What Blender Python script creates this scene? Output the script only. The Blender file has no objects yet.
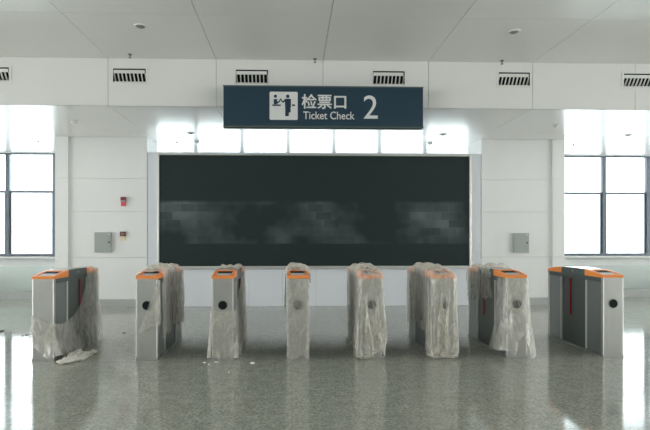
import bpy, bmesh, math, random
import numpy as np
from mathutils import Vector, Matrix, noise

# ---------------------------------------------------------------- camera
F = 500.0
CX, CY = 307.0, 237.0                 # where the optical axis lands in the 650x430 frame
TH = math.atan(0.030)
EYE = 1.5
sc = bpy.context.scene
cd = bpy.data.cameras.new('camera'); cam = bpy.data.objects.new('camera', cd)
sc.collection.objects.link(cam)
cam.location = (0, 0, EYE); cam.rotation_euler = (math.pi/2, 0, -TH)
cd.sensor_width = 36; cd.sensor_fit = 'HORIZONTAL'; cd.lens = F/650*36
cd.shift_x = (325-CX)/650; cd.shift_y = (CY-215)/650
cd.clip_start = 0.05; cd.clip_end = 200
sc.camera = cam
# ---------------------------------------------------------------- daylight outside the glazing
w = bpy.data.worlds.new('world'); sc.world = w; w.use_nodes = True
bg = w.node_tree.nodes['Background']
bg.inputs[0].default_value = (0.985, 0.985, 0.985, 1); bg.inputs[1].default_value = 6.0
HX0, HX1, YR, YW = -14.2, 16.2, -9.0, 12.9   # hall: side walls, rear wall, window wall
def portal(x, y, z, sx, sz, rx):
    l = bpy.data.lights.new('daylight_portal', 'AREA'); l.shape = 'RECTANGLE'; l.size = sx; l.size_y = sz
    l.cycles.is_portal = True
    o = bpy.data.objects.new('daylight_portal', l); sc.collection.objects.link(o)
    o.location = (x, y, z); o.rotation_euler = (rx, 0, 0)
portal((HX0+HX1)/2, YW+0.35, 2.33, HX1-HX0, 2.66, -math.pi/2)
for xx_, rz_ in ((HX0-0.35, -math.pi/2), (HX1+0.35, math.pi/2)):  # portals outside the invented side windows
    portal(xx_, 1.95, 2.4, 20.9, 3.9, -math.pi/2)
    bpy.context.scene.collection.objects[-1].rotation_euler = (-math.pi/2, 0, rz_+math.pi)
sc.view_settings.view_transform = 'Standard'; sc.view_settings.look = 'None'
sc.view_settings.gamma = 1; sc.view_settings.use_curve_mapping = False
sc.view_settings.exposure = 0.95

def X_at(px, Y):
    r = (px-CX)/F
    return Y*(math.sin(TH)+r*math.cos(TH))/(math.cos(TH)-r*math.sin(TH))
def D_at(X, Y): return Y*math.cos(TH)+X*math.sin(TH)
def Z_at(py, X, Y): return EYE+(CY-py)/F*D_at(X, Y)
def P(px, py, Y):
    x = X_at(px, Y); return (x, Y, Z_at(py, x, Y))
def floor_at(px, py):
    d = EYE*F/(py-CY); r = (px-CX)/F
    xc = r*d
    return (xc*math.cos(TH)+d*math.sin(TH), d*math.cos(TH)-xc*math.sin(TH))

# ---------------------------------------------------------------- materials
def newmat(name):
    m = bpy.data.materials.new(name); m.use_nodes = True
    return m, m.node_tree, m.node_tree.nodes['Principled BSDF']
def mat(name, col, rough=0.5, metal=0.0, spec=None, var=0.0, vscale=8, bump=0.0, bscale=60, coat=0):
    m, nt, b = newmat(name)
    b.inputs['Base Color'].default_value = (*col, 1)
    b.inputs['Roughness'].default_value = rough
    b.inputs['Metallic'].default_value = metal
    if spec is not None: b.inputs['Specular IOR Level'].default_value = spec
    if coat: b.inputs['Coat Weight'].default_value = coat
    tc = nt.nodes.new('ShaderNodeTexCoord')
    n = nt.nodes.new('ShaderNodeTexNoise'); n.inputs['Scale'].default_value = vscale; n.inputs['Detail'].default_value = 4
    nt.links.new(tc.outputs['Object'], n.inputs['Vector'])
    mx = nt.nodes.new('ShaderNodeMix'); mx.data_type = 'RGBA'
    v = var if var else 0.03
    mx.inputs[6].default_value = (*[c*(1-v) for c in col], 1); mx.inputs[7].default_value = (*[min(1, c*(1+v)) for c in col], 1)
    nt.links.new(n.outputs['Fac'], mx.inputs[0]); nt.links.new(mx.outputs[2], b.inputs['Base Color'])
    if bump:
        n2 = nt.nodes.new('ShaderNodeTexNoise'); n2.inputs['Scale'].default_value = bscale
        nt.links.new(tc.outputs['Object'], n2.inputs['Vector'])
        bp = nt.nodes.new('ShaderNodeBump'); bp.inputs['Strength'].default_value = bump; bp.inputs['Distance'].default_value = 0.01
        nt.links.new(n2.outputs['Fac'], bp.inputs['Height']); nt.links.new(bp.outputs[0], b.inputs['Normal'])
    return m

def granite():
    m, nt, b = newmat('polished_granite')
    N, L = nt.nodes, nt.links
    tc = N.new('ShaderNodeTexCoord')
    def noi(scale, det, rough=0.6):
        n = N.new('ShaderNodeTexNoise'); n.inputs['Scale'].default_value = scale
        n.inputs['Detail'].default_value = det; n.inputs['Roughness'].default_value = rough
        L.new(tc.outputs['Object'], n.inputs['Vector']); return n
    n1 = noi(38, 5, 0.75); n2 = noi(9, 4, 0.7); n3 = noi(0.7, 3)
    r = N.new('ShaderNodeValToRGB'); L.new(n1.outputs['Fac'], r.inputs[0])
    r.color_ramp.elements[0].position = 0.36; r.color_ramp.elements[0].color = (0.205, 0.225, 0.19, 1)
    r.color_ramp.elements[1].position = 0.64; r.color_ramp.elements[1].color = (0.54, 0.54, 0.485, 1)
    r2 = N.new('ShaderNodeValToRGB'); L.new(n2.outputs['Fac'], r2.inputs[0])
    r2.color_ramp.elements[0].position = 0.35; r2.color_ramp.elements[0].color = (0.80, 0.82, 0.80, 1)
    r2.color_ramp.elements[1].position = 0.65; r2.color_ramp.elements[1].color = (1.12, 1.10, 1.08, 1)
    mx = N.new('ShaderNodeMix'); mx.data_type = 'RGBA'; mx.blend_type = 'MULTIPLY'; mx.inputs[0].default_value = 1
    L.new(r.outputs[0], mx.inputs[6]); L.new(r2.outputs[0], mx.inputs[7])
    # thin slab joints
    br = N.new('ShaderNodeTexBrick'); br.offset = 0
    br.inputs['Scale'].default_value = 1; br.inputs['Brick Width'].default_value = 0.9; br.inputs['Row Height'].default_value = 0.9
    br.inputs['Mortar Size'].default_value = 0.003; br.inputs['Color1'].default_value = (1, 1, 1, 1)
    br.inputs['Color2'].default_value = (0.96, 0.96, 0.96, 1); br.inputs['Mortar'].default_value = (0.72, 0.72, 0.72, 1)
    L.new(tc.outputs['Object'], br.inputs['Vector'])
    m2 = N.new('ShaderNodeMix'); m2.data_type = 'RGBA'; m2.blend_type = 'MULTIPLY'; m2.inputs[0].default_value = 1
    L.new(mx.outputs[2], m2.inputs[6]); L.new(br.outputs['Color'], m2.inputs[7])
    L.new(m2.outputs[2], b.inputs['Base Color'])
    mr = N.new('ShaderNodeMapRange'); L.new(n3.outputs['Fac'], mr.inputs[0])
    mr.inputs[3].default_value = 0.05; mr.inputs[4].default_value = 0.12
    L.new(mr.outputs[0], b.inputs['Roughness'])
    b.inputs['IOR'].default_value = 1.55
    nb = noi(3.0, 3)
    bp = N.new('ShaderNodeBump'); bp.inputs['Strength'].default_value = 0.10; bp.inputs['Distance'].default_value = 0.006
    L.new(nb.outputs['Fac'], bp.inputs['Height']); L.new(bp.outputs[0], b.inputs['Normal'])
    return m

def brushed(name, col, rough=0.3):
    m, nt, b = newmat(name); N, L = nt.nodes, nt.links
    b.inputs['Metallic'].default_value = 0.9
    tc = N.new('ShaderNodeTexCoord'); mp = N.new('ShaderNodeMapping'); mp.inputs['Scale'].default_value = (1, 1, 0.25)
    L.new(tc.outputs['Object'], mp.inputs['Vector'])
    n = N.new('ShaderNodeTexNoise'); n.inputs['Scale'].default_value = 14; n.inputs['Detail'].default_value = 5
    L.new(mp.outputs[0], n.inputs['Vector'])
    mx = N.new('ShaderNodeMix'); mx.data_type = 'RGBA'; L.new(n.outputs['Fac'], mx.inputs[0])
    mx.inputs[6].default_value = (*[c*0.86 for c in col], 1); mx.inputs[7].default_value = (*[min(1, c*1.1) for c in col], 1)
    L.new(mx.outputs[2], b.inputs['Base Color'])
    mr = N.new('ShaderNodeMapRange'); L.new(n.outputs['Fac'], mr.inputs[0])
    mr.inputs[3].default_value = rough*0.75; mr.inputs[4].default_value = rough*1.25
    L.new(mr.outputs[0], b.inputs['Roughness'])
    return m

def film_mat(name='plastic_film', lo=0.11, hi=0.50):
    m = bpy.data.materials.new(name); m.use_nodes = True; nt = m.node_tree; N, L = nt.nodes, nt.links
    N.clear(); out = N.new('ShaderNodeOutputMaterial')
    tr = N.new('ShaderNodeBsdfTransparent'); tr.inputs[0].default_value = (0.98, 0.97, 0.95, 1)
    df = N.new('ShaderNodeBsdfDiffuse'); df.inputs[0].default_value = (0.90, 0.875, 0.80, 1)
    tl = N.new('ShaderNodeBsdfTranslucent'); tl.inputs[0].default_value = (0.90, 0.875, 0.80, 1)
    gl = N.new('ShaderNodeBsdfGlossy'); gl.inputs['Roughness'].default_value = 0.28
    gl.inputs['Color'].default_value = (0.9, 0.9, 0.9, 1)
    m1 = N.new('ShaderNodeMixShader'); m1.inputs[0].default_value = 0.35
    L.new(df.outputs[0], m1.inputs[1]); L.new(tl.outputs[0], m1.inputs[2])
    m2 = N.new('ShaderNodeMixShader'); m2.inputs[0].default_value = 0.14
    L.new(m1.outputs[0], m2.inputs[1]); L.new(gl.outputs[0], m2.inputs[2])
    tc = N.new('ShaderNodeTexCoord'); mp = N.new('ShaderNodeMapping'); mp.inputs['Scale'].default_value = (1, 1, 0.45)
    L.new(tc.outputs['Object'], mp.inputs['Vector'])
    n = N.new('ShaderNodeTexNoise'); n.inputs['Scale'].default_value = 9; n.inputs['Detail'].default_value = 4; n.inputs['Distortion'].default_value = 1.5
    L.new(mp.outputs[0], n.inputs['Vector'])
    mr = N.new('ShaderNodeMapRange'); mr.inputs[1].default_value = 0.3; mr.inputs[2].default_value = 0.7
    mr.inputs[3].default_value = lo; mr.inputs[4].default_value = hi
    L.new(n.outputs['Fac'], mr.inputs[0])
    lw = N.new('ShaderNodeLayerWeight'); lw.inputs[0].default_value = 0.35
    ad = N.new('ShaderNodeMath'); ad.operation = 'MULTIPLY_ADD'; ad.use_clamp = True; ad.inputs[1].default_value = 0.42
    L.new(lw.outputs['Facing'], ad.inputs[0]); L.new(mr.outputs[0], ad.inputs[2])
    bp = N.new('ShaderNodeBump'); bp.inputs['Strength'].default_value = 0.18; bp.inputs['Distance'].default_value = 0.012
    L.new(n.outputs['Fac'], bp.inputs['Height'])
    for s in (df, tl, gl): L.new(bp.outputs[0], s.inputs['Normal'])
    m3 = N.new('ShaderNodeMixShader'); L.new(ad.outputs[0], m3.inputs[0])
    L.new(tr.outputs[0], m3.inputs[1]); L.new(m2.outputs[0], m3.inputs[2])
    L.new(m3.outputs[0], out.inputs[0])
    return m

def glass_mat(name, tint, mixf, white=0.0):
    m = bpy.data.materials.new(name); m.use_nodes = True; nt = m.node_tree; N, L = nt.nodes, nt.links
    N.clear(); out = N.new('ShaderNodeOutputMaterial')
    tr = N.new('ShaderNodeBsdfTransparent'); tr.inputs[0].default_value = (*tint, 1)
    gl = N.new('ShaderNodeBsdfGlossy'); gl.inputs['Roughness'].default_value = 0.02
    lw = N.new('ShaderNodeFresnel'); lw.inputs[0].default_value = 1.45
    m1 = N.new('ShaderNodeMixShader'); L.new(lw.outputs[0], m1.inputs[0])
    L.new(tr.outputs[0], m1.inputs[1]); L.new(gl.outputs[0], m1.inputs[2])
    last = m1
    if white:
        df = N.new('ShaderNodeBsdfDiffuse'); df.inputs[0].default_value = (0.80, 0.88, 0.85, 1)
        m2 = N.new('ShaderNodeMixShader'); m2.inputs[0].default_value = white
        L.new(m1.outputs[0], m2.inputs[1]); L.new(df.outputs[0], m2.inputs[2]); last = m2
    L.new(last.outputs[0], out.inputs[0]); return m

def led_mat():
    m, nt, b = newmat('dark_led_screen'); N, L = nt.nodes, nt.links
    tc = N.new('ShaderNodeTexCoord')
    sx = N.new('ShaderNodeSeparateXYZ'); L.new(tc.outputs['Object'], sx.inputs[0])
    cb = N.new('ShaderNodeCombineXYZ'); L.new(sx.outputs[0], cb.inputs[0]); L.new(sx.outputs[2], cb.inputs[1])
    br = N.new('ShaderNodeTexBrick'); br.offset = 0.5; br.inputs['Scale'].default_value = 1
    br.inputs['Brick Width'].default_value = 0.34; br.inputs['Row Height'].default_value = 0.17; br.inputs['Mortar Size'].default_value = 0.004
    br.inputs['Color1'].default_value = (0, 0, 0, 1); br.inputs['Color2'].default_value = (1, 1, 1, 1); br.inputs['Mortar'].default_value = (1, 1, 1, 1)
    L.new(cb.outputs[0], br.inputs['Vector'])
    n = N.new('ShaderNodeTexNoise'); n.inputs['Scale'].default_value = 0.8; n.inputs['Detail'].default_value = 3
    L.new(cb.outputs[0], n.inputs['Vector'])
    # paler band of modules across the lower half
    mr = N.new('ShaderNodeMapRange'); mr.interpolation_type = 'SMOOTHSTEP'; L.new(sx.outputs[2], mr.inputs[0])
    mr.inputs[1].default_value = 1.34; mr.inputs[2].default_value = 1.38
    mr2 = N.new('ShaderNodeMapRange'); mr2.interpolation_type = 'SMOOTHSTEP'; L.new(sx.outputs[2], mr2.inputs[0])
    mr2.inputs[1].default_value = 2.30; mr2.inputs[2].default_value = 2.22
    a = N.new('ShaderNodeMath'); a.operation = 'MULTIPLY'; L.new(mr.outputs[0], a.inputs[0]); L.new(mr2.outputs[0], a.inputs[1])
    nr = N.new('ShaderNodeMapRange'); nr.inputs[1].default_value = 0.42; nr.inputs[2].default_value = 0.66; L.new(n.outputs['Fac'], nr.inputs[0])
    a2 = N.new('ShaderNodeMath'); a2.operation = 'MULTIPLY'; L.new(a.outputs[0], a2.inputs[0]); L.new(nr.outputs[0], a2.inputs[1])
    bb = N.new('ShaderNodeMapRange'); bb.inputs[3].default_value = 0.3; bb.inputs[4].default_value = 1.0; L.new(br.outputs['Color'], bb.inputs[0])
    a3 = N.new('ShaderNodeMath'); a3.operation = 'MULTIPLY'; L.new(a2.outputs[0], a3.inputs[0]); L.new(bb.outputs[0], a3.inputs[1])
    mx = N.new('ShaderNodeMix'); mx.data_type = 'RGBA'; L.new(a3.outputs[0], mx.inputs[0])
    mx.inputs[6].default_value = (0.016, 0.029, 0.028, 1); mx.inputs[7].default_value = (0.115, 0.14, 0.14, 1)
    L.new(mx.outputs[2], b.inputs['Base Color'])
    b.inputs['Roughness'].default_value = 0.55; b.inputs['Specular IOR Level'].default_value = 0.25
    return m

M = {}
M['floor'] = granite()
M['paint'] = mat('white_wall_panel', (0.80, 0.80, 0.785), 0.35, vscale=1.5, var=0.015)
M['partition'] = mat('pale_blue_white_panel', (0.74, 0.765, 0.80), 0.35, vscale=1.5, var=0.015)
M['ceil_hi'] = mat('satin_ceiling_panel', (0.72, 0.72, 0.69), 0.30, var=0.02, vscale=1.0)
M['ceil_lo'] = mat('glossy_ceiling_panel', (0.84, 0.83, 0.82), 0.24, var=0.015, vscale=1.0)
M['bulk'] = mat('bulkhead_panel', (0.73, 0.73, 0.705), 0.35, var=0.015, vscale=1.0)
M['joint'] = mat('dark_joint', (0.25, 0.25, 0.24), 0.8)
M['skirt'] = mat('stone_skirting', (0.44, 0.45, 0.435), 0.25, var=0.08, vscale=14)
M['steel'] = brushed('brushed_steel', (0.45, 0.45, 0.43), 0.40)
M['steel_l'] = brushed('polished_steel_edge', (0.66, 0.65, 0.62), 0.35)
M['sidepanel'] = brushed('steel_side_panel', (0.33, 0.35, 0.34), 0.40)
M['dark'] = mat('dark_grey_green_panel', (0.085, 0.107, 0.100), 0.35, var=0.06)
M['black'] = mat('black_plastic', (0.008, 0.010, 0.011), 0.6, spec=0.15)
M['orange'] = mat('orange_plastic', (0.90, 0.285, 0.06), 0.35, var=0.03)
M['display'] = mat('dark_display_glass', (0.02, 0.024, 0.026), 0.6, spec=0.06)
M['tray'] = mat('pale_grey_reader', (0.58, 0.56, 0.57), 0.4)
M['topplate'] = mat('satin_white_top_plate', (0.62, 0.60, 0.55), 0.22, metal=0.5)
M['red'] = mat('red_barrier_flap', (0.46, 0.02, 0.035), 0.35)
M['frame'] = mat('grey_window_frame', (0.17, 0.195, 0.23), 0.35, metal=0.2)
M['pane'] = glass_mat('clear_added_window_pane', (0.97, 0.985, 0.985), 0.1)
M['pane_tint'] = glass_mat('dimming_blue_window_pane', (0.66, 0.71, 0.72), 0.1)  # tint added to dim the daylight and its floor reflections
M['guard'] = glass_mat('green_tinted_guard_glass', (0.96, 0.99, 0.98), 0.1, 0.12)
M['alu'] = mat('aluminium_trim', (0.72, 0.71, 0.68), 0.28, metal=0.8)
M['led'] = led_mat()
M['ceil_lo'].node_tree.nodes['Principled BSDF'].inputs['IOR'].default_value = 1.85
M['wpaint'] = mat('glare_whitened_sill_wall', (0.90, 0.91, 0.895), 0.4)  # whiter than the other walls: window glare put into the colour
M['post'] = mat('pale_steel_post', (0.70, 0.69, 0.65), 0.4, metal=0.3)
M['sign'] = mat('navy_sign_face', (0.008, 0.034, 0.058), 0.4, var=0.05)
M['signw'] = mat('off_white_lettering', (0.66, 0.665, 0.65), 0.5)
M['box'] = mat('grey_green_painted_steel', (0.36, 0.385, 0.365), 0.45)
M['alarm'] = mat('dark_red_plastic', (0.16, 0.025, 0.035), 0.4)
M['alarm2'] = mat('bright_red_lens', (0.70, 0.10, 0.14), 0.3)
M['label'] = mat('cream_label', (0.78, 0.68, 0.42), 0.6)
M['plastic'] = mat('off_white_plastic', (0.72, 0.71, 0.69), 0.4)
M['film'] = film_mat()
M['film2'] = film_mat('crumpled_plastic_film', 0.55, 0.95)
M['vent_in'] = mat('dark_duct', (0.006, 0.014, 0.013), 0.8)
M['vent'] = mat('vent_white_metal', (0.72, 0.72, 0.69), 0.4)
M['paper'] = mat('white_paper_scrap', (0.85, 0.85, 0.80), 0.8)
M['grit'] = mat('brown_grit', (0.12, 0.09, 0.06), 0.9)
M['lens'] = mat('unlit_lamp_lens', (0.22, 0.22, 0.20), 0.2)

# ---------------------------------------------------------------- mesh helpers
class MB:
    def __init__(s): s.v = []; s.f = []
    def box(s, a, b):
        (x0, y0, z0), (x1, y1, z1) = a, b
        x0, x1 = sorted((x0, x1)); y0, y1 = sorted((y0, y1)); z0, z1 = sorted((z0, z1))
        n = len(s.v)
        s.v += [(x0,y0,z0),(x1,y0,z0),(x1,y1,z0),(x0,y1,z0),(x0,y0,z1),(x1,y0,z1),(x1,y1,z1),(x0,y1,z1)]
        s.f += [tuple(n+i for i in q) for q in ((3,2,1,0),(4,5,6,7),(0,1,5,4),(1,2,6,5),(2,3,7,6),(3,0,4,7))]
        return s
    def prism(s, poly, lo, hi, axis='x'):
        """poly in the plane of the two other axes, counter-clockwise, extruded lo..hi"""
        n = len(s.v); k = len(poly)
        for t in (lo, hi):
            for (a, b) in poly:
                s.v.append({'x': (t, a, b), 'y': (a, t, b), 'z': (a, b, t)}[axis])
        s.f.append(tuple(n+i for i in range(k))[::-1]); s.f.append(tuple(n+k+i for i in range(k)))
        for i in range(k):
            j = (i+1) % k; s.f.append((n+i, n+j, n+k+j, n+k+i))
        return s
    def cyl(s, c, r, h, axis='z', n=32, r2=None):
        """solid of revolution from c along axis by h"""
        r2 = r if r2 is None else r2
        b = len(s.v)
        for (rr, t) in ((r, 0), (r2, h)):
            for i in range(n):
                a = 2*math.pi*i/n; u, v = rr*math.cos(a), rr*math.sin(a)
                d = {'x': (t, u, v), 'y': (u, t, v), 'z': (u, v, t)}[axis]
                s.v.append((c[0]+d[0], c[1]+d[1], c[2]+d[2]))
        s.f.append(tuple(b+i for i in range(n))[::-1]); s.f.append(tuple(b+n+i for i in range(n)))
        for i in range(n):
            j = (i+1) % n; s.f.append((b+i, b+j, b+n+j, b+n+i))
        return s
    def lathe(s, c, prof, axis='z', n=32):
        b = len(s.v); k = len(prof)
        for (rr, t) in prof:
            for i in range(n):
                a = 2*math.pi*i/n; u, v = rr*math.cos(a), rr*math.sin(a)
                d = {'x': (t, u, v), 'y': (u, t, v), 'z': (u, v, t)}[axis]
                s.v.append((c[0]+d[0], c[1]+d[1], c[2]+d[2]))
        for q in range(k-1):
            for i in range(n):
                j = (i+1) % n
                s.f.append((b+q*n+i, b+q*n+j, b+(q+1)*n+j, b+(q+1)*n+i))
        s.f.append(tuple(b+i for i in range(n))[::-1]); s.f.append(tuple(b+(k-1)*n+i for i in range(n)))
        return s
    def build(s, name, m, parent=None, bevel=0, smooth=False, loc=None):
        me = bpy.data.meshes.new(name); me.from_pydata(s.v, [], s.f); me.update()
        bm = bmesh.new(); bm.from_mesh(me); bmesh.ops.recalc_face_normals(bm, faces=bm.faces)
        if bevel:
            es = [e for e in bm.edges if len(e.link_faces) == 2 and e.calc_face_angle(0) > 0.6]
            bmesh.ops.bevel(bm, geom=es, offset=bevel, segments=2, affect='EDGES', profile=0.6)
        if smooth:
            for f in bm.faces: f.smooth = True
        bm.to_mesh(me); bm.free()
        me.materials.append(M[m])
        o = bpy.data.objects.new(name, me); sc.collection.objects.link(o)
        if parent: o.parent = parent
        if loc: o.location = loc
        return o
def tag(o, label=None, cat=None, group=None, kind=None):
    if label: o['label'] = label
    if cat: o['category'] = cat
    if group: o['group'] = group
    if kind: o['kind'] = kind
    return o
def empty(name, loc=(0, 0, 0), rz=0):
    o = bpy.data.objects.new(name, None); sc.collection.objects.link(o)
    o.location = loc; o.rotation_euler = (0, 0, rz); o.empty_display_size = 0.1
    return o
def kids(o): return [c for c in bpy.data.objects if c.parent == o]
def copy_tree(o, parent=None):
    c = o.copy(); sc.collection.objects.link(c); c.parent = parent
    for ch in kids(o): copy_tree(ch, c)
    return c
def S(o): o['kind'] = 'structure'; return o

# ---------------------------------------------------------------- the hall
YB = 8.28                    # face of the bulkhead
YP = 10.83                   # face of the pillars
YS = 10.84                   # face of the partition that carries the screen
ZL, ZH, WT = 3.65, 4.43, 0.25
S(MB().box((HX0-WT, YR-WT-.3, -0.2), (HX1+WT, YW+WT+.3, 0)).build('floor', 'floor'))
# lower ceiling: long panels with narrow joints
jx = [X_at(p, YB) for p in (108, 217, 324, 429.5, 532.5)]
step = (jx[-1]-jx[0])/4
xs = []
x = jx[0]
while x > HX0: x -= step
while x < HX1+step:
    xs.append(x); x += step
def clampx(v): return min(max(v, HX0), HX1)
g = 0.0035
lo = MB(); up = MB(); bk = MB(); back = MB()
for a, b in zip(xs[:-1], xs[1:]):
    a, b = clampx(a)+g, clampx(b)-g
    if b-a < 0.05: continue
    ys = [YB+0.0, 10.4, YW+WT]
    for ya, yb in zip(ys[:-1], ys[1:]): lo.box((a, ya+g, ZL), (b, yb-g, ZL+0.03))
    ys = [YR-WT, -6, -2.7, 0.45, 3.55, 6.62, YB]
    for ya, yb in zip(ys[:-1], ys[1:]): up.box((a, ya+g, ZH), (b, yb-g, ZH+0.03))
S(lo.build('ceiling_lower', 'ceil_lo'))
S(up.build('ceiling_upper', 'ceil_hi'))
S(MB().box((HX0-WT, YB+0.25, ZL+0.034), (HX1+WT, YW+WT, ZH+0.2)).box((HX0-WT, YR-WT, ZH+0.034), (HX1+WT, YB+0.25, ZH+0.2)).box((HX0-WT, YB+0.021, ZL+0.034), (HX1+WT, YB+0.26, ZL+0.06)).build('ceiling_void', 'joint'))
# bulkhead with openings for the vents
vents = []   # centre px, left, right
for (l, r) in ((-24, 9), (113, 146), (236.5, 267.5), (373.5, 404), (498.5, 530), (623, 655)):
    cx = X_at((l+r)/2, YB); vents.append(cx)
VW, VZ0, VZ1 = 0.535, 4.030, 4.262
vents = [v for v in vents]
for a, b in zip(xs[:-1], xs[1:]):
    a, b = clampx(a)+g, clampx(b)-g
    if b-a < 0.05: continue
    vs = sorted((max(a, v-VW/2), min(b, v+VW/2)) for v in vents if v+VW/2 > a and v-VW/2 < b)
    if not vs: bk.box((a, YB, ZL), (b, YB+0.02, ZH)); continue
    bk.box((a, YB, ZL), (b, YB+0.02, VZ0)); bk.box((a, YB, VZ1), (b, YB+0.02, ZH))
    e = a
    for v in vs:
        if v[0] > e+1e-4: bk.box((e, YB, VZ0), (v[0], YB+0.02, VZ1))
        e = v[1]
    if e < b-1e-4: bk.box((e, YB, VZ0), (b, YB+0.02, VZ1))
S(bk.build('wall_bulkhead', 'bulk'))
SY0, SY1, SZ0, SZ1 = -8.5, 12.4, 0.5, 3.6; SYM = SY0+(SY1-SY0)/14*11     # invented glazing in the unseen side walls, to bring daylight in
for nm_, xa_, xb_ in (('wall_left', HX0-WT, HX0), ('wall_right', HX1, HX1+WT)):
    S(MB().box((xa_, YR-WT, 0), (xb_, SY0, ZH)).box((xa_, SY1, 0), (xb_, YW+WT, ZH)).box((xa_, SY0, 0), (xb_, SY1, SZ0)).box((xa_, SYM, SZ1), (xb_, SY1, ZH)).box((xa_, SY0, 4.36), (xb_, SYM, ZH)).build(nm_, 'paint'))
S(MB().box((HX0, YR-WT, 0), (HX1, YR, ZH)).build('wall_rear_unseen', 'paint'))  # unseen rear wall, invented; solid so the steel fronts stay darker
# window wall
SILL = 1.005
wf = MB().box((HX0, YW, 0), (HX1, YW+WT, SILL))
wf.box((HX0, YW, ZL-0.012), (HX1, YW+WT, ZL+0.034))
S(wf.build('wall_window_side', 'wpaint'))
S(MB().box((HX0, YW-0.16, SILL-0.045), (HX1, YW+0.06, SILL)).build('trim_1', 'paint', bevel=0.006))
mull = [X_at(604+46*i, YW) for i in range(-13, 2)]
ms = (mull[-1]-mull[0])/14
ml = [mull[0]+ms*i for i in range(-5, 21)]
ml = [m for m in ml if HX0 < m < HX1]
edges = [HX0]+ml+[HX1]
zt = Z_at(193, X_at(580, YW), YW)
nwin = 0
for a, b in zip(edges[:-1], edges[1:]):
    if b-a < 0.1: continue
    nwin += 1
    e = S(empty('window_%d' % nwin, (a, YW+0.05, SILL)))
    wd = b-a; zz = ZL-0.014-SILL
    fr = MB().box((0, 0, 0), (0.05, 0.10, zz)).box((wd-0.05, 0, 0), (wd, 0.10, zz)).box((0.05, 0, 0), (wd-0.05, 0.10, 0.07)).box((0.05, 0, zz-0.035), (wd-0.05, 0.10, zz))
    S(fr.build('window_frame', 'frame', e, bevel=0.004))
    S(MB().box((0.05, 0.01, zt-SILL-0.03), (wd-0.05, 0.09, zt-SILL+0.03)).build('transom', 'frame', e, bevel=0.004))
    # inner sash of the lower light
    S(MB().box((0.05, 0.035, 0.07), (0.085, 0.075, zt-SILL-0.03)).box((wd-0.085, 0.035, 0.07), (wd-0.05, 0.075, zt-SILL-0.03)).build('sash', 'frame', e))
    S(MB().box((0.05, 0.052, 0.07), (wd-0.05, 0.058, zt-SILL-0.03)).box((0.05, 0.052, zt-SILL+0.03), (wd-0.05, 0.058, zz-0.035)).build('pane', 'pane_tint', e))
    S(MB().box((wd/2-0.05, -0.018, 0.02), (wd/2+0.05, 0, 0.045)).cyl((wd/2, -0.012, 0.05), 0.028, 0.012, 'y', 16).build('window_handle', 'frame', e))
# unseen side windows, invented to supply daylight
for xs_ in (HX0-0.12, HX1+0.02):
    for i in range(14):
        wd = (SY1-SY0)/14; ya = SY0+wd*i; zz = (4.36 if i < 11 else SZ1)-SZ0
        nwin += 1; e = S(empty('window_%d' % nwin, (xs_, ya, SZ0)))
        S(MB().box((0, 0, 0), (0.1, 0.04, zz)).box((0, wd-0.04, 0), (0.1, wd, zz)).box((0, 0.04, 0), (0.1, wd-0.04, 0.05)).box((0, 0.04, zz-0.05), (0.1, wd-0.04, zz)).build('window_frame', 'frame', e))
        S(MB().box((0.045, 0.04, 0.05), (0.055, wd-0.04, zz-0.05)).build('pane', 'pane', e))

# glass guard on a low plinth before each window bay
YG = 12.15
px0, px1 = X_at(55, YP), X_at(147, YP)     # left pillar
qx0, qx1 = X_at(481.5, YP), X_at(564.7, YP)  # right pillar
def guard(xa, xb, label):
    e = empty('glass_guard', ((xa+xb)/2, YG, 0)); n = max(1, round((xb-xa)/1.2)); xa -= e.location.x; xb -= e.location.x
    tag(e, label, 'glass guard', 'glass guards in front of the windows')
    MB().box((xa, 0, 0), (xb, 0.12, 0.205)).build('plinth', 'skirt', e, bevel=0.004)
    for i in range(n):
        a = xa+(xb-xa)*i/n; b = xa+(xb-xa)*(i+1)/n
        MB().box((a+0.005, 0.05, 0.205), (b-0.005, 0.062, 0.79)).build('glass_panel', 'guard', e)
guard(-10.5, px0+0.9, 'low green-tinted glass guard on grey plinth below the left windows')
guard(qx1-0.9, 12.8, 'low green-tinted glass guard on grey plinth below the right windows')

# pillars: recessed middle between two edge strips, panel joints
def pillar(name, x0, x1, wl, wr):
    mb = MB(); zj = [0.16, 1.06, 2.05, 2.76, ZL]
    D = 0.85
    for a, b in zip(zj[:-1], zj[1:]):
        for (u, v, off) in ((x0, x0+wl, 0), (x0+wl+0.003, x1-wr-0.003, 0.05), (x1-wr, x1, 0)):
            mb.box((u, YP+off, a+0.002), (v, YP+0.14, b-0.002))
    mb.box((x0+0.004, YP+0.14, 0), (x1-0.004, YP+D, ZL))
    return S(mb.build(name, 'paint'))
pillar('wall_pillar_left', px0, px1, 0.27, 0.26)
pillar('wall_pillar_right', qx0, qx1, 0.24, 0.26)
for nm, a, b in (('baseboard_left', px0, px1), ('baseboard_right', qx0, qx1)):
    S(MB().box((a-0.012, YP-0.012, 0), (b+0.012, YP+0.14, 0.16)).build(nm, 'skirt', bevel=0.003))
# partition between the pillars
PT = Z_at(153, X_at(320, YS), YS)
mb = MB(); n = 10
W = qx0-px1
for i in range(n):
    a = px1+0.004+(W-0.008)*i/n; b = px1+0.004+(W-0.008)*(i+1)/n
    for (za, zb) in ((0, 1.06), (1.06, 2.05), (2.05, PT)):
        mb.box((a+0.002, YS, za+0.002), (b-0.002, YS+0.03, zb))
S(mb.build('wall_partition', 'partition'))
S(MB().box((px1+0.005, YS+0.031, 0), (qx0-0.005, YS+0.14, PT-0.01)).build('wall_partition_core', 'joint'))

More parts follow.
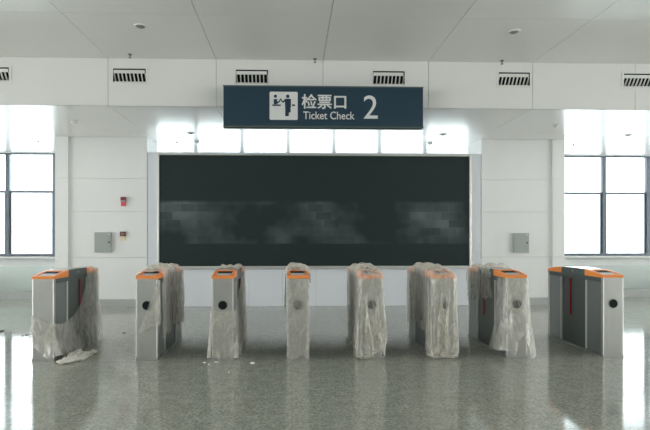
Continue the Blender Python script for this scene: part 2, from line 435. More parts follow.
# ---------------------------------------------------------------- LED screen
sx0, sx1 = X_at(157.2, YS-0.1), X_at(471.3, YS-0.1)
st, sb = Z_at(153.6, 0, YS-0.1), Z_at(268.4, 0, YS-0.1)
e = empty('display_screen', ((sx0+sx1)/2, YS-0.048, sb))
tag(e, 'huge dark wall screen in a silver frame behind the gates', 'screen')
ox = e.location.x
o = MB().box((sx0+0.04-ox, -0.03, 0.05), (sx1-0.04-ox, 0.045, st-sb-0.04)).build('screen_panel', 'led', e)
# object coordinates of the screen start at its base: the material reads heights from the floor
o.data.transform(Matrix.Translation((0, 0, sb))); o.location = (0, 0, -sb)
fr = MB()
fr.box((sx0-ox, -0.05, 0), (sx1-ox, 0.045, 0.05)).box((sx0-ox, -0.05, st-sb-0.04), (sx1-ox, 0.045, st-sb))
fr.box((sx0-ox, -0.05, 0.05), (sx0+0.04-ox, 0.045, st-sb-0.04)).box((sx1-0.04-ox, -0.05, 0.05), (sx1-ox, 0.045, st-sb-0.04))
fr.build('screen_frame', 'alu', e, bevel=0.006)

# ---------------------------------------------------------------- hanging sign
YG0 = 8.02
sl, sr = X_at(223.3, YG0), X_at(423.2, YG0)
zt_ = (Z_at(85.3, sl, YG0)+Z_at(87.4, sr, YG0))/2; zb_ = (Z_at(126.4, sl, YG0)+Z_at(127.8, sr, YG0))/2
e = empty('hanging_sign', ((sl+sr)/2, YG0, zb_))
tag(e, 'dark navy ticket check sign with white lettering hung before the bulkhead', 'sign')
H = zt_-zb_; Wd = sr-sl
MB().box((-Wd/2, 0, 0), (Wd/2, 0.14, H)).build('sign_box', 'sign', e, bevel=0.008)
MB().box((-Wd/2-0.004, -0.004, H-0.012), (Wd/2+0.004, 0.144, H+0.006)).box((-Wd/2-0.004, -0.004, -0.006), (Wd/2+0.004, 0.144, 0.012)).build('sign_rim', 'dark', e)
for xx in (-1.1, 1.1):
    MB().box((xx-0.03, 0.14, H-0.2), (xx+0.03, YB-YG0, H-0.12)).build('bracket', 'alu', e)
K = D_at(0, YG0)/F     # metres per picture pixel on the sign
def sp(px, py):        # picture position to sign-local (x, z)
    x = X_at(px, YG0); return x-e.location.x, Z_at(py, x, YG0)-zb_
def flat(name, polys, m, parent, y0, y1):
    mb = MB()
    for p in polys: mb.prism(p, y0, y1, 'y')
    return mb.build(name, m, parent)
def ngon(cx, cz, r, n=20, sq=1.0): return [(cx+r*math.cos(2*math.pi*i/n), cz+sq*r*math.sin(2*math.pi*i/n)) for i in range(n)]
def rrect(x0, z0, x1, z1, r):
    p = []
    for (cx, cz, a0) in ((x1-r, z1-r, 0), (x0+r, z1-r, 90), (x0+r, z0+r, 180), (x1-r, z0+r, 270)):
        for k in range(5):
            a = math.radians(a0+22.5*k); p.append((cx+r*math.cos(a), cz+r*math.sin(a)))
    return p
ax, az = sp(269.6, 119.8); bx_, bz = sp(297.7, 92.0)
pict = flat('pictogram', [rrect(ax, az, bx_, bz, 0.02)], 'signw', e, -0.006, 0.001)
u = (bx_-ax)/318.0   # zoom-picture units: pictogram spans 86..404 by 66..384
def q(x, y): return (ax+(x-86)*u, bz-(y-66)*u)
def bar(x0, y0, x1, y1, wdt):
    dx, dy = x1-x0, y1-y0; l = math.hypot(dx, dy); nx, ny = -dy/l*wdt/2, dx/l*wdt/2
    return [q(x0+nx, y0+ny), q(x1+nx, y1+ny), q(x1-nx, y1-ny), q(x0-nx, y0-ny)]
cl = q(152, 117); cr = q(291, 117)
fig = [ngon(*cl, 18*u), ngon(*cr, 20*u),
       [q(*p) for p in ((133, 150), (170, 150), (176, 208), (133, 208))],
       [q(*p) for p in ((116, 211), (213, 211), (213, 227), (116, 227))],
       bar(165, 195, 205, 172, 15), bar(196, 180, 207, 145, 9), bar(207, 145, 236, 186, 13), bar(234, 186, 268, 156, 16),
       [q(*p) for p in ((258, 146), (327, 146), (327, 245), (262, 245))],
       [q(*p) for p in ((263, 240), (303, 240), (303, 342), (263, 342))],
       [q(*p) for p in ((300, 248), (322, 240), (325, 296), (303, 304))],
       [q(*p) for p in ((340, 208), (373, 208), (373, 227), (340, 227))]]
flat('pictogram_figures', fig, 'sign', pict, -0.009, -0.005)
def text(body, px, py, hpx, wpx, bold=0.0, name='lettering'):
    """text with its ink box's lower-left corner at the picture position, scaled to hpx by wpx"""
    cu = bpy.data.curves.new('t', 'FONT'); cu.body = body; cu.size = 1; cu.offset = bold; cu.extrude = 0.01
    cu.resolution_u = 4
    cu.offset = 0; t = bpy.data.objects.new('t', cu); sc.collection.objects.link(t)
    bpy.context.view_layer.update()
    me = bpy.data.meshes.new_from_object(t.evaluated_get(bpy.context.evaluated_depsgraph_get()))
    bpy.data.objects.remove(t)
    co = np.empty(len(me.vertices)*3); me.vertices.foreach_get('co', co); co = co.reshape(-1, 3)
    mn, mx = co.min(0), co.max(0)
    nv0 = len(me.vertices); fs0 = [tuple(f.vertices) for f in me.polygons]
    sh = [(0, 0)]+([(bold, 0), (-bold, 0), (0, bold*0.7), (0, -bold*0.7)] if bold else [])
    co = np.concatenate([co+np.array([a, b, 0.0005*k]) for k, (a, b) in enumerate(sh)])
    fs1 = [tuple(nv0*k+i for i in f) for k in range(len(sh)) for f in fs0]
    me = bpy.data.meshes.new(name); me.from_pydata([(0, 0, 0)]*len(co), [], fs1)
    mn, mx = co.min(0), co.max(0)
    x, z = sp(px, py)
    out = np.empty_like(co)
    out[:, 0] = x+(co[:, 0]-mn[0])/(mx[0]-mn[0])*wpx*K
    out[:, 2] = z+(co[:, 1]-mn[1])/(mx[1]-mn[1])*hpx*K
    out[:, 1] = -0.007+(mx[2]-co[:, 2])/(mx[2]-mn[2])*0.008
    me.vertices.foreach_set('co', out.ravel()); me.update(); me.name = name
    me.materials.clear(); me.materials.append(M['signw'])
    o = bpy.data.objects.new(name, me); sc.collection.objects.link(o); o.parent = e
    return o
text('检票口', 301.6, 108.8, 14.8, 44.8, 0.02)
text('Ticket Check', 303.2, 119.2, 7.8, 51.5, 0.008)
text('2', 363.6, 118.6, 23.2, 14.2, 0.0)

# ---------------------------------------------------------------- vents
def make_vent():
    v = empty('air_vent')
    fw = VW/2-0.002; z0, z1 = VZ0+0.002-0.0, VZ1-0.002
    MB().box((-fw, 0.225, z0), (fw, 0.235, z1)).box((-fw, 0.0, z0), (-fw+0.006, 0.225, z1)).box((fw-0.006, 0, z0), (fw, 0.225, z1)).box((-fw, 0, z1-0.006), (fw, 0.225, z1)).box((-fw, 0, z0), (fw, 0.225, z0+0.006)).build('duct', 'vent_in', v)
    b = 0.035
    MB().box((-fw-b, -0.008, z1), (fw+b, -0.0005, z1+b)).box((-fw-b, -0.008, z0-b), (fw+b, -0.0005, z0)).box((-fw-b, -0.008, z0), (-fw, -0.0005, z1)).box((fw, -0.008, z0), (fw+b, -0.0005, z1)).build('vent_frame', 'vent', v)
    MB().box((-fw+0.008, -0.004, z1-0.075), (fw-0.02, 0.012, z1-0.022)).build('damper_blade', 'vent', v, bevel=0.002)
    MB().box((-fw+0.01, -0.004, z0+0.004), (fw-0.01, 0.11, z0+0.016)).build('lower_lip', 'vent', v)
    zt, zb = z1-0.074, z0+0.016
    n = 9
    for i in range(n):
        x = -fw+0.012+(2*fw-0.024)*i/(n-1)
        MB().prism([(0.0, zt), (0.018, zt), (0.125, zb), (0.085, zb)][::-1], x-0.0085, x+0.0085, 'x').build('fin', 'vent', v)
    return v
vl = ['white bulkhead air vent cut by the left edge of the picture',
      'white air vent on the bulkhead above the left pillar',
      'white air vent just above the left end of the navy sign',
      'white air vent just above the right end of the navy sign',
      'white air vent on the bulkhead above the right pillar',
      'white bulkhead air vent cut by the right edge of the picture']
v0 = make_vent()
for i, cx in enumerate(vents):
    v = v0 if i == 0 else copy_tree(v0)
    v.location = (cx, YB, 0); tag(v, vl[i], 'air vent', 'air vents along the bulkhead')

# ---------------------------------------------------------------- ceiling fittings
def ceil_pt(px, py, Z):
    d = (Z-EYE)*F/(CY-py); r = (px-CX)/F; xc = r*d
    return (xc*math.cos(TH)+d*math.sin(TH), d*math.cos(TH)-xc*math.sin(TH), Z)
def downlight(r):
    o = empty('downlight')
    MB().lathe((0, 0, 0), [(r*0.74, 0.0), (r*0.78, -0.012), (r, -0.010), (r*1.02, 0)], 'z').build('lamp_rim', 'plastic', o, smooth=False)
    MB().lathe((0, 0, 0), [(0.004, -0.030), (r*0.35, -0.026), (r*0.66, -0.013), (r*0.70, -0.001)], 'z').build('lamp_lens', 'lens', o, smooth=True)
    return o
d0 = downlight(0.085)
spots = [((140.5, 26), ZH, 'unlit round downlight in the upper ceiling, left of the sign'),
         ((514, 31.5), ZH, 'unlit round downlight in the upper ceiling, right of the sign'),
         ((190.5, 132.8), ZL, 'unlit downlight in lower ceiling just left of the navy sign'),
         ((443, 134.3), ZL, 'unlit downlight in lower ceiling just right of the navy sign'),
         ((628, 134.8), ZL, 'unlit downlight in lower ceiling by the right windows')]
for i, ((px, py), Z, lb) in enumerate(spots):
    o = d0 if i == 0 else copy_tree(d0)
    o.location = ceil_pt(px, py, Z); tag(o, lb, 'downlight', 'round ceiling downlights')
def smoke():
    o = empty('smoke_detector')
    MB().lathe((0, 0, 0), [(0.06, 0), (0.06, -0.012), (0.05, -0.02)], 'z').build('detector_base', 'plastic', o, smooth=True)
    MB().lathe((0, 0, 0), [(0.042, -0.02), (0.046, -0.034), (0.034, -0.05), (0.01, -0.055)], 'z').build('detector_head', 'plastic', o, smooth=True)
    return o
s0 = smoke()
for i, (px, py, lb) in enumerate(((74, 121.5, 'white smoke detector on ceiling above the left pillar'), (556, 125, 'white smoke detector on ceiling above the right pillar'),
                                   (197, 141, 'smoke detector on bright ceiling strip over the left half of the screen'), (430, 142.5, 'smoke detector on bright ceiling strip over the right half of the screen'))):
    o = s0 if i == 0 else copy_tree(s0)
    o.location = ceil_pt(px, py, ZL); tag(o, lb, 'smoke detector', 'ceiling smoke detectors')
def sprinkler():
    o = empty('sprinkler')
    MB().lathe((0, 0, 0), [(0.034, 0), (0.032, -0.006), (0.012, -0.010), (0.012, -0.03)], 'z', 16).build('escutcheon', 'dark', o)
    MB().box((-0.012, -0.003, -0.055), (-0.008, 0.003, -0.03)).box((0.008, -0.003, -0.055), (0.012, 0.003, -0.03)).lathe((0, 0, 0), [(0.024, -0.055), (0.024, -0.059), (0.004, -0.062)], 'z', 16).build('sprinkler_head', 'dark', o)
    return o
p0 = sprinkler()
for i, (px, py, Z, lb) in enumerate(((130, 54.3, ZH, 'dark sprinkler head on upper ceiling above left pillar vent'), (315, 58.9, ZH, 'dark sprinkler head on upper ceiling above the navy sign'),
                                   (502, 60.6, ZH, 'dark sprinkler head on upper ceiling above right pillar vent'), (38, 141, ZL, 'small sprinkler head on bright ceiling above the left windows'),
                                   (177, 142, ZL, 'small sprinkler head over the left end of the screen'), (573.5, 144, ZL, 'small sprinkler head on bright ceiling above the right windows'))):
    o = p0 if i == 0 else copy_tree(p0)
    o.location = ceil_pt(px, py, Z); tag(o, lb, 'sprinkler', 'ceiling sprinkler heads')

# ---------------------------------------------------------------- wall fittings
YF = YP+0.05
def elec(l, t, r, b, lb):
    x0, x1 = X_at(l, YF-0.06), X_at(r, YF-0.06)
    z1, z0 = Z_at(t, x0, YF-0.06), Z_at(b, x0, YF-0.06)
    o = empty('electrical_box', ((x0+x1)/2, YF, z0)); h = z1-z0; hw = (x1-x0)/2
    tag(o, lb, 'electrical box')
    MB().box((-hw, -0.055, 0), (hw, 0, h)).build('body', 'box', o, bevel=0.004)
    d = MB().box((-hw+0.012, -0.063, 0.012), (hw-0.012, -0.055, h-0.012)).build('door', 'box', o, bevel=0.002)
    MB().cyl((hw-0.045, -0.066, h*0.5), 0.018, 0.006, 'y', 20).build('lock', 'black', d)
    MB().box((hw-0.07, -0.066, h-0.05), (hw-0.03, -0.063, h-0.03)).build('badge', 'plastic', d)
    return o
elec(94.3, 232.3, 111.2, 252.2, 'grey steel electrical box on the left white pillar')
elec(513.7, 233, 529.2, 252.7, 'grey steel electrical box on the right white pillar')
def dev(name, l, t, r, b, lb, cat, m1, m2):
    x0, x1 = X_at(l, YF), X_at(r, YF); z1, z0 = Z_at(t, x0, YF), Z_at(b, x0, YF); h = z1-z0; hw = (x1-x0)/2
    o = empty(name, ((x0+x1)/2, YF, z0)); tag(o, lb, cat)
    MB().box((-hw, -0.05, h*0.5), (hw, 0, h)).build('housing', m1, o, bevel=0.004)
    MB().box((-hw*0.95, -0.03 if m2 == 'alarm2' else -0.012, 0), (hw*0.95, 0, h*0.5)).build('lens' if m2 == 'alarm2' else 'backplate', m2, o, bevel=0.003)
    if m2 == 'label':
        MB().box((-hw*0.5, -0.053, h*0.62), (hw*0.5, -0.049, h*0.86)).build('push_glass', 'lens', o)
    else:
        MB().box((-hw*0.96, -0.053, h*0.5), (hw*0.96, -0.049, h*0.62)).build('grille_strip', 'box', o)
dev('alarm_strobe', 121.2, 197, 126.2, 206.2, 'red alarm strobe high on the left pillar', 'alarm strobe', 'alarm', 'alarm2')
dev('alarm_call_point', 120.6, 231.6, 126, 240.6, 'dark red alarm call point beside the electrical box', 'alarm call point', 'alarm', 'label')

# ---------------------------------------------------------------- ticket gates
GY, GL, GW = 6.13, 1.34, 0.262
HW = GW/2
def topz(y):
    t = min(y, GL-y)
    pts = [(0, 1.022), (0.03, 1.029), (0.10, 1.043), (0.20, 1.059), (0.38, 1.074), (0.67, 1.080)]
    for (a, za), (b, zb) in zip(pts[:-1], pts[1:]):
        if t <= b: return za+(zb-za)*(max(t, 0)-a)/(b-a)
    return 1.08
def cap(rear):
    """orange end cap: side rails and end bar round a sunken reader deck"""
    mb = MB(); ys = [0, 0.03, 0.10, 0.20, 0.30, 0.385]
    def mir(p): return [(GL-a, b) for a, b in p] if rear else p
    rail = [(y, topz(y)) for y in ys]
    prof = [(0, 0.99)]+[(0.385, 0.99)]+rail[::-1]
    w_ = 0.030
    mb.prism(mir(prof), -HW-0.004, -HW+w_, 'x'); mb.prism(mir(prof), HW-w_, HW+0.004, 'x')
    mb.prism(mir([(0, 0.99), (0.045, 0.99), (0.045, topz(0.045)), (0.03, topz(0.03)), (0, topz(0))]), -HW+w_, HW-w_, 'x')
    mb.prism(mir([(0.30, 0.99), (0.385, 0.99), (0.385, topz(0.385)), (0.30, topz(0.30))]), -HW+w_, HW-w_, 'x')
    deck = [(0.045, 0.99), (0.30, 0.99), (0.30, topz(0.30)-0.012), (0.045, topz(0.045)-0.012)]
    mb.prism(mir(deck), -HW+w_, HW-w_, 'x')
    return mb
def gate():
    g_ = empty('ticket_gate')
    MB().box((-HW+0.012, 0.012, 0.0), (HW-0.012, GL-0.012, 0.985)).build('body', 'dark', g_)
    MB().box((-HW-0.003, -0.004, 0.0), (HW+0.003, 0.045, 0.03)).box((-HW-0.003, GL-0.045, 0), (HW+0.003, GL+0.004, 0.03)).box((-HW-0.002, 0.045, 0), (HW+0.002, GL-0.045, 0.022)).build('base_plate', 'steel', g_, bevel=0.002)
    for k in (0, 1):
        y = lambda a: GL-a if k else a
        MB().box((-HW+0.016, y(0), 0.03), (HW-0.016, y(0.012), 0.99)).build('end_panel', 'steel', g_, bevel=0.002)
        for s in (-1, 1):
            MB().box((s*HW, y(0.0), 0.03), (s*(HW-0.016), y(0.040), 0.99)).build('corner_post', 'steel_l', g_, bevel=0.005)
            MB().box((s*(HW-0.012), y(0.048), 0.03), (s*(HW-0.003), y(0.335), 0.935)).build('side_door', 'sidepanel', g_, bevel=0.002)
            MB().box((s*(HW-0.012), y(0.345), 0.03), (s*HW, y(0.378), 0.935)).build('side_post', 'post', g_, bevel=0.003)
        c = cap(bool(k)).build('end_cap', 'orange', g_, bevel=0.003)
        pts = [(0.055, topz(0.055)-0.0115), (0.16, topz(0.16)-0.0115), (0.16, topz(0.16)-0.007), (0.055, topz(0.055)-0.007)]
        pts2 = [(0.165, topz(0.165)-0.0115), (0.29, topz(0.29)-0.0115), (0.29, topz(0.29)-0.004), (0.165, topz(0.165)-0.006)]
        mr = lambda p: [(y(a), b) for a, b in p]
        MB().prism(mr(pts), -HW+0.042, HW-0.042, 'x').build('card_reader', 'tray', c)
        MB().prism(mr(pts2), -HW+0.045, HW-0.045, 'x').build('display', 'display', c)
        if not k:
            pn = MB().cyl((0, -0.006, 0.668), 0.050, 0.010, 'y', 40).build('round_window', 'black', g_)
            MB().lathe((0, 0, 0.668), [(0.058, -0.001), (0.056, -0.008), (0.050, -0.008), (0.050, -0.001)], 'y', 40).build('window_ring', 'dark', pn)
    # dark header rails and centre cover
    for s in (-1, 1):
        MB().box((s*(HW-0.014), 0.04, 0.94), (s*(HW+0.001), GL-0.04, 0.988)).build('header_rail', 'dark', g_, bevel=0.002)
    cp = [(0.388, 0.99), (GL-0.388, 0.99), (GL-0.388, 1.072), (0.67, 1.078), (0.388, 1.072)]
    cc = MB().prism(cp, -HW-0.002, HW+0.002, 'x').build('centre_cover', 'dark', g_, bevel=0.003)
    MB().prism([(0.392, 1.070), (GL-0.392, 1.070), (GL-0.392, 1.0765), (0.67, 1.083), (0.392, 1.0765)], -HW+0.006, HW-0.006, 'x').build('top_plate', 'topplate', cc)
    for s in (-1, 1):
        MB().cyl((s*(HW+0.001), 0.67, 1.035), 0.010, s*0.003, 'x', 16).build('lock', 'steel_l', cc)
        MB().box((s*(HW-0.012), 0.735, 0.42), (s*(HW+0.003), 0.757, 0.93)).build('barrier_flap', 'red', g_, bevel=0.003)
        MB().box((s*(HW-0.012), 0.93, 0.03), (s*(HW-0.006), 0.96, 0.935)).build('mid_post', 'sidepanel', g_)
    return g_
fronts = [(32, 54.4), (135.6, 158), (211.8, 233.6), (286.6, 309.2), (360.8, 382), (433.7, 454.8), (506.2, 527.2), (603.5, 622.8)]
GX = [X_at((a+b)/2, GY) for a, b in fronts]
gl_ = ['steel ticket gate at the far left with film swagged over its side',
       'second ticket gate from the left, steel front bare and flank under film',
       'third ticket gate from the left with film around its lower half only',
       'fourth ticket gate from the left, seen straight on below the screen',
       'fifth ticket gate from the left with film bunched over its front',
       'sixth ticket gate from the left wrapped in film nearly to its base',
       'seventh ticket gate from the left with torn film hanging like a skirt',
       'unwrapped steel ticket gate at the far right with orange ends']
g0 = gate(); gates = []
for i, x in enumerate(GX):
    o = g0 if i == 0 else copy_tree(g0)
    o.location = (x, GY, 0); tag(o, gl_[i], 'ticket gate', 'row of ticket gates'); gates.append(o)
toprm = [c for c in kids(gates[0]) if c.name.startswith('round_window')]
for c in toprm:
    for k_ in kids(c): bpy.data.objects.remove(k_)
    bpy.data.objects.remove(c)

# ---------------------------------------------------------------- plastic film
def push_out(p, prev, m, fric):
    """keep cloth points outside the gate body and above the floor (gate-local coordinates)"""
    yy = np.clip(p[:, 1], 0, GL); t = np.minimum(yy, GL-yy)
    tz = np.interp(t, [0, 0.03, 0.1, 0.2, 0.38, 0.67], [1.022, 1.029, 1.043, 1.059, 1.078, 1.084])+m
    dx = HW+0.006+m-np.abs(p[:, 0]); dy0 = p[:, 1]+m+0.006; dy1 = GL+m+0.006-p[:, 1]; dz = tz-p[:, 2]
    ins = (dx > 0) & (dy0 > 0) & (dy1 > 0) & (dz > 0)
    st = np.stack([dx, dy0, dy1, dz]); k = st.argmin(0)
    sg = np.where(p[:, 0] >= 0, 1.0, -1.0)
    c = ins & (k == 0); p[c, 0] += (dx*sg)[c]
    c = ins & (k == 1); p[c, 1] -= dy0[c]
    c = ins & (k == 2); p[c, 1] += dy1[c]
    c = ins & (k == 3); p[c, 2] += dz[c]
    if fric: 
        top = ins & (k == 3); sd = ins & (k != 3)
        prev[top] += (p[top]-prev[top])*fric; prev[sd] += (p[sd]-prev[sd])*min(fric, 0.5)*0.6
    fl = p[:, 2] < m; p[fl, 2] = m
    if fric: prev[fl] += (p[fl]-prev[fl])*0.7
def drape(cx, cy, sx, sy, rot, seed, res=0.020, steps=260, suck=0.0, lift=0.0, puff=None):
    rng = np.random.RandomState(seed)
    nu, nv = int(sx/res)+1, int(sy/res)+1
    u = (np.arange(nu)-(nu-1)/2)*res; v = (np.arange(nv)-(nv-1)/2)*res
    U, V = np.meshgrid(u, v, indexing='ij')
    c, s = math.cos(rot), math.sin(rot)
    # start crumpled: compress slightly and ripple
    ph = rng.rand(6)*6.28
    rip = 0.02*np.sin(U*19+ph[0]+2*np.sin(V*5+ph[1]))+0.02*np.sin(V*17+ph[2]+2*np.sin(U*6+ph[3]))
    P0 = np.stack([cx+(U*c-V*s)*0.94, cy+(U*s+V*c)*0.94, 1.14+lift+rip+0.02*rng.rand(nu, nv)], -1).reshape(-1, 3)
    ID = np.arange(nu*nv).reshape(nu, nv)
    cons = []
    def add(A, B, L, k): cons.append((A.ravel(), B.ravel(), L, k))
    for par in (0, 1):
        add(ID[par:-1:2], ID[par+1::2][:ID[par:-1:2].shape[0]], res, 1.0)
        a = ID[:, par:-1:2]; b = ID[:, par+1::2][:, :a.shape[1]]; add(a, b, res, 1.0)
        a = ID[par:-1:2, :-1]; b = ID[par+1::2, 1:][:a.shape[0]]; add(a, b, res*1.4142, 0.35)
        a = ID[par:-1:2, 1:]; b = ID[par+1::2, :-1][:a.shape[0]]; add(a, b, res*1.4142, 0.35)
    for par in range(4):
        for ax in (0, 1):
            I = ID if ax == 0 else ID.T
            rows = np.array([r for r in range(I.shape[0]-2) if r % 4 == par], int)
            if len(rows): add(I[rows], I[rows+2], res*2, 0.05)
    tz0 = np.interp(np.minimum(P0[:, 1], GL-P0[:, 1]), [0, 0.03, 0.1, 0.2, 0.38, 0.67], [1.022, 1.029, 1.043, 1.059, 1.078, 1.084])
    pin = (np.abs(P0[:, 0]) < HW*0.8) & (P0[:, 1] > 0.06) & (P0[:, 1] < GL-0.05)
    P0[:, 2] = 1.10+rip.ravel()*0.4
    P0[pin, 2] = tz0[pin]+0.016+np.abs(rip.ravel()[pin])*1.2
    p = P0.copy(); prev = p.copy(); dt2g = 9.8*(1/90)**2
    for st in range(steps):
        damp = 0.965 if st < steps*0.7 else 0.9
        vel = (p-prev)*damp; prev = p.copy(); p = p+vel; p[:, 2] -= dt2g
        if suck:
            low = p[:, 2] < 1.0
            ox = np.abs(p[:, 0])-(HW+0.02); a = low & (ox > 0)
            p[a, 0] -= np.sign(p[a, 0])*np.minimum(ox[a]*0.02, 0.003)*suck
            a = low & (p[:, 1] < -0.02); p[a, 1] += np.minimum((-0.02-p[a, 1])*0.02, 0.003)*suck
        for it in range(9):
            for (A, B, L, k) in cons:
                d = p[B]-p[A]; l = np.sqrt((d*d).sum(1))+1e-9
                f = (l-L)/l*0.5*k
                if k < 0.1: f = np.minimum(f, 0)
                d *= f[:, None]; p[A] += d; p[B] -= d
            p[pin] = P0[pin]
            if it % 3 == 2: push_out(p, prev, 0.014, 0.0)
        push_out(p, prev, 0.014, 0.55)
    for _ in range(3): push_out(p, prev, 0.020, 0.0)
    # no edge, diagonal or cell centre may cut the body either
    pairs = [(ID[:-1].ravel(), ID[1:].ravel()), (ID[:, :-1].ravel(), ID[:, 1:].ravel()),
             (ID[:-1, :-1].ravel(), ID[1:, 1:].ravel()), (ID[:-1, 1:].ravel(), ID[1:, :-1].ravel())]
    for _ in range(14):
        acc = np.zeros_like(p); cnt = np.ones((len(p), 1))
        for A, B in pairs:
            for t_ in (0.25, 0.5, 0.75):
                m_ = p[A]*(1-t_)+p[B]*t_; q_ = m_.copy(); push_out(q_, q_, 0.011, 0.0); d = q_-m_
                k_ = (np.abs(d).sum(1) > 1e-6)
                for I_ in (A, B):
                    np.add.at(acc, I_[k_], d[k_]); np.add.at(cnt, I_[k_], 1)
        p += acc/np.maximum(cnt-1, 1)*1.2
        push_out(p, prev, 0.016, 0.0)
    return p, nu, nv
def film_obj(name, p, nu, nv, m, seed, rag=0.05, keep=None):
    """mesh from the settled grid, edges torn by noise"""
    faces = []
    P3 = p.reshape(nu, nv, 3)
    for i in range(nu-1):
        for j in range(nv-1):
            e_ = min(i, nu-2-i, j, nv-2-j)
            t = (noise.noise(Vector((i*0.13, j*0.13, seed)))+0.6*noise.noise(Vector((i*0.5, j*0.5, seed+9))))
            if e_ < rag/0.020*(0.5+t*1.4): continue
            if noise.noise(Vector((i*0.19, j*0.19, seed+20))) > 0.66: continue
            c = P3[i:i+2, j:j+2].reshape(-1, 3).mean(0)
            if keep and not keep(c): continue
            faces.append((i*nv+j, (i+1)*nv+j, (i+1)*nv+j+1, i*nv+j+1))
    me = bpy.data.meshes.new(name); me.from_pydata([tuple(x) for x in p], [], faces); me.update()
    bm = bmesh.new(); bm.from_mesh(me)
    bmesh.ops.delete(bm, geom=[v_ for v_ in bm.verts if not v_.link_faces], context='VERTS')
    for f in bm.faces: f.smooth = True
    bm.to_mesh(me); bm.free()
    me.materials.append(M[m])
    o = bpy.data.objects.new(name, me); sc.collection.objects.link(o)
    sd = o.modifiers.new('smooth', 'SUBSURF'); sd.levels = 1; sd.render_levels = 1
    return o
def per_pt(s, off):
    """point and outward normal at perimeter distance s, starting front-centre and going towards +x, round the gate"""
    a = HW+off; b0 = -off; b1 = GL+off
    seq = [((0, b0), (a, b0), (0, -1)), ((a, b0), (a, b1), (1, 0)), ((a, b1), (-a, b1), (0, 1)), ((-a, b1), (-a, b0), (-1, 0)), ((-a, b0), (0, b0), (0, -1))]
    tot = 4*a+2*(b1-b0); s = s % tot
    for p0_, p1_, n_ in seq:
        l = math.hypot(p1_[0]-p0_[0], p1_[1]-p0_[1])
        if s <= l: 
            k = s/l; return (p0_[0]+(p1_[0]-p0_[0])*k, p0_[1]+(p1_[1]-p0_[1])*k, n_)
        s -= l
    return (0, b0, (0, -1))
def skirt(name, s0, s1, zlo, zhi, seed, amp=0.02, flare=0.03, m='film', ns=None, nz=26, freq=1.0, slant=0.0):
    """film clinging round the body between two hem curves; s is perimeter distance, 0 = front centre"""
    ns = ns or max(8, int((s1-s0)/0.012)); vs = []; fs = []
    for i in range(ns+1):
        s = s0+(s1-s0)*i/ns
        a_, b_ = zlo(s), zhi(s)
        a_ += 0.035*noise.noise(Vector((s*9, 3, seed)))+0.03*noise.noise(Vector((s*31, 5, seed)))
        b_ += 0.006*noise.noise(Vector((s*14, 8, seed)))
        a_ = max(a_, 0.004)
        for j in range(nz+1):
            t = j/nz; z = b_+(a_-b_)*t
            fx, fy, n_ = per_pt(s, 0.012)
            fs_ = s*freq+slant*(1-z)
            d = 0.5+0.5*noise.noise(Vector((fs_*11, z*2.2, seed)))+0.20*noise.noise(Vector((fs_*27, z*4.5, seed+4)))
            d = max(d, 0)*amp*(0.25+t)+flare*t*t*(0.5+0.9*max(0, noise.noise(Vector((s*6, z*2, seed+7)))+0.3))
            vs.append((fx+n_[0]*d, fy+n_[1]*d, z))
    for i in range(ns):
        for j in range(nz):
            k = i*(nz+1)+j; fs.append((k, k+nz+1, k+nz+2, k+1))
    return vs, fs
def mesh_obj(name, parts, m, sub=1):
    vs = []; fs = []
    for (v, f) in parts:
        n = len(vs); vs += v; fs += [tuple(n+i for i in q) for q in f]
    me = bpy.data.meshes.new(name); me.from_pydata(vs, [], fs); me.update()
    for q_ in me.polygons: q_.use_smooth = True
    me.materials.append(M[m])
    o = bpy.data.objects.new(name, me); sc.collection.objects.link(o)
    if sub:
        sd = o.modifiers.new('smooth', 'SUBSURF'); sd.levels = 1; sd.render_levels = 1
    return o
def interp(pts):
    xs_ = [a for a, b in pts]; ys_ = [b for a, b in pts]
    return lambda s: float(np.interp(s, xs_, ys_))
GRP = 'sheets of plastic film over the gates'
def put(o, i, lb):
    o.location = (GX[i], GY, 0); tag(o, lb, 'plastic film', GRP); return o
def rope(path, r, seed, n=200, k=18):
    """crumpled bunch of film along a path"""
    vs, fs = [], []
    P_ = np.array(path, float); seg = np.linspace(0, 1, len(P_))
    for i in range(n+1):
        t = i/n; c = np.array([np.interp(t, seg, P_[:, a]) for a in range(3)])
        t2 = min(1, t+0.01); c2 = np.array([np.interp(t2, seg, P_[:, a]) for a in range(3)]); d = c2-c
        if np.linalg.norm(d) < 1e-6: d = np.array([1, 0, 0.])
        d /= np.linalg.norm(d); sd = np.cross(d, (0, 0, 1.0)); 
        if np.linalg.norm(sd) < 1e-3: sd = np.array([1, 0, 0.])
        sd /= np.linalg.norm(sd); up_ = np.cross(sd, d)
        for j in range(k):
            a = 2*math.pi*j/k
            rr = r*math.sin(math.pi*min(1, max(0.0, 0.04+0.92*t)))**0.4*(1+0.7*noise.noise(Vector((math.cos(a)*1.6, math.sin(a)*1.6, t*14+seed)))+0.7*noise.noise(Vector((math.cos(a)*4.5, math.sin(a)*4.5, t*9+seed))))
            q_ = c+sd*math.cos(a)*rr*1.5+up_*math.sin(a)*rr*0.8
            vs.append((q_[0], q_[1], max(q_[2], 0.004)))
    for i in range(n):
        for j in range(k):
            a = i*k+j; b = i*k+(j+1) % k; fs.append((a, b, b+k, a+k))
    return vs, fs

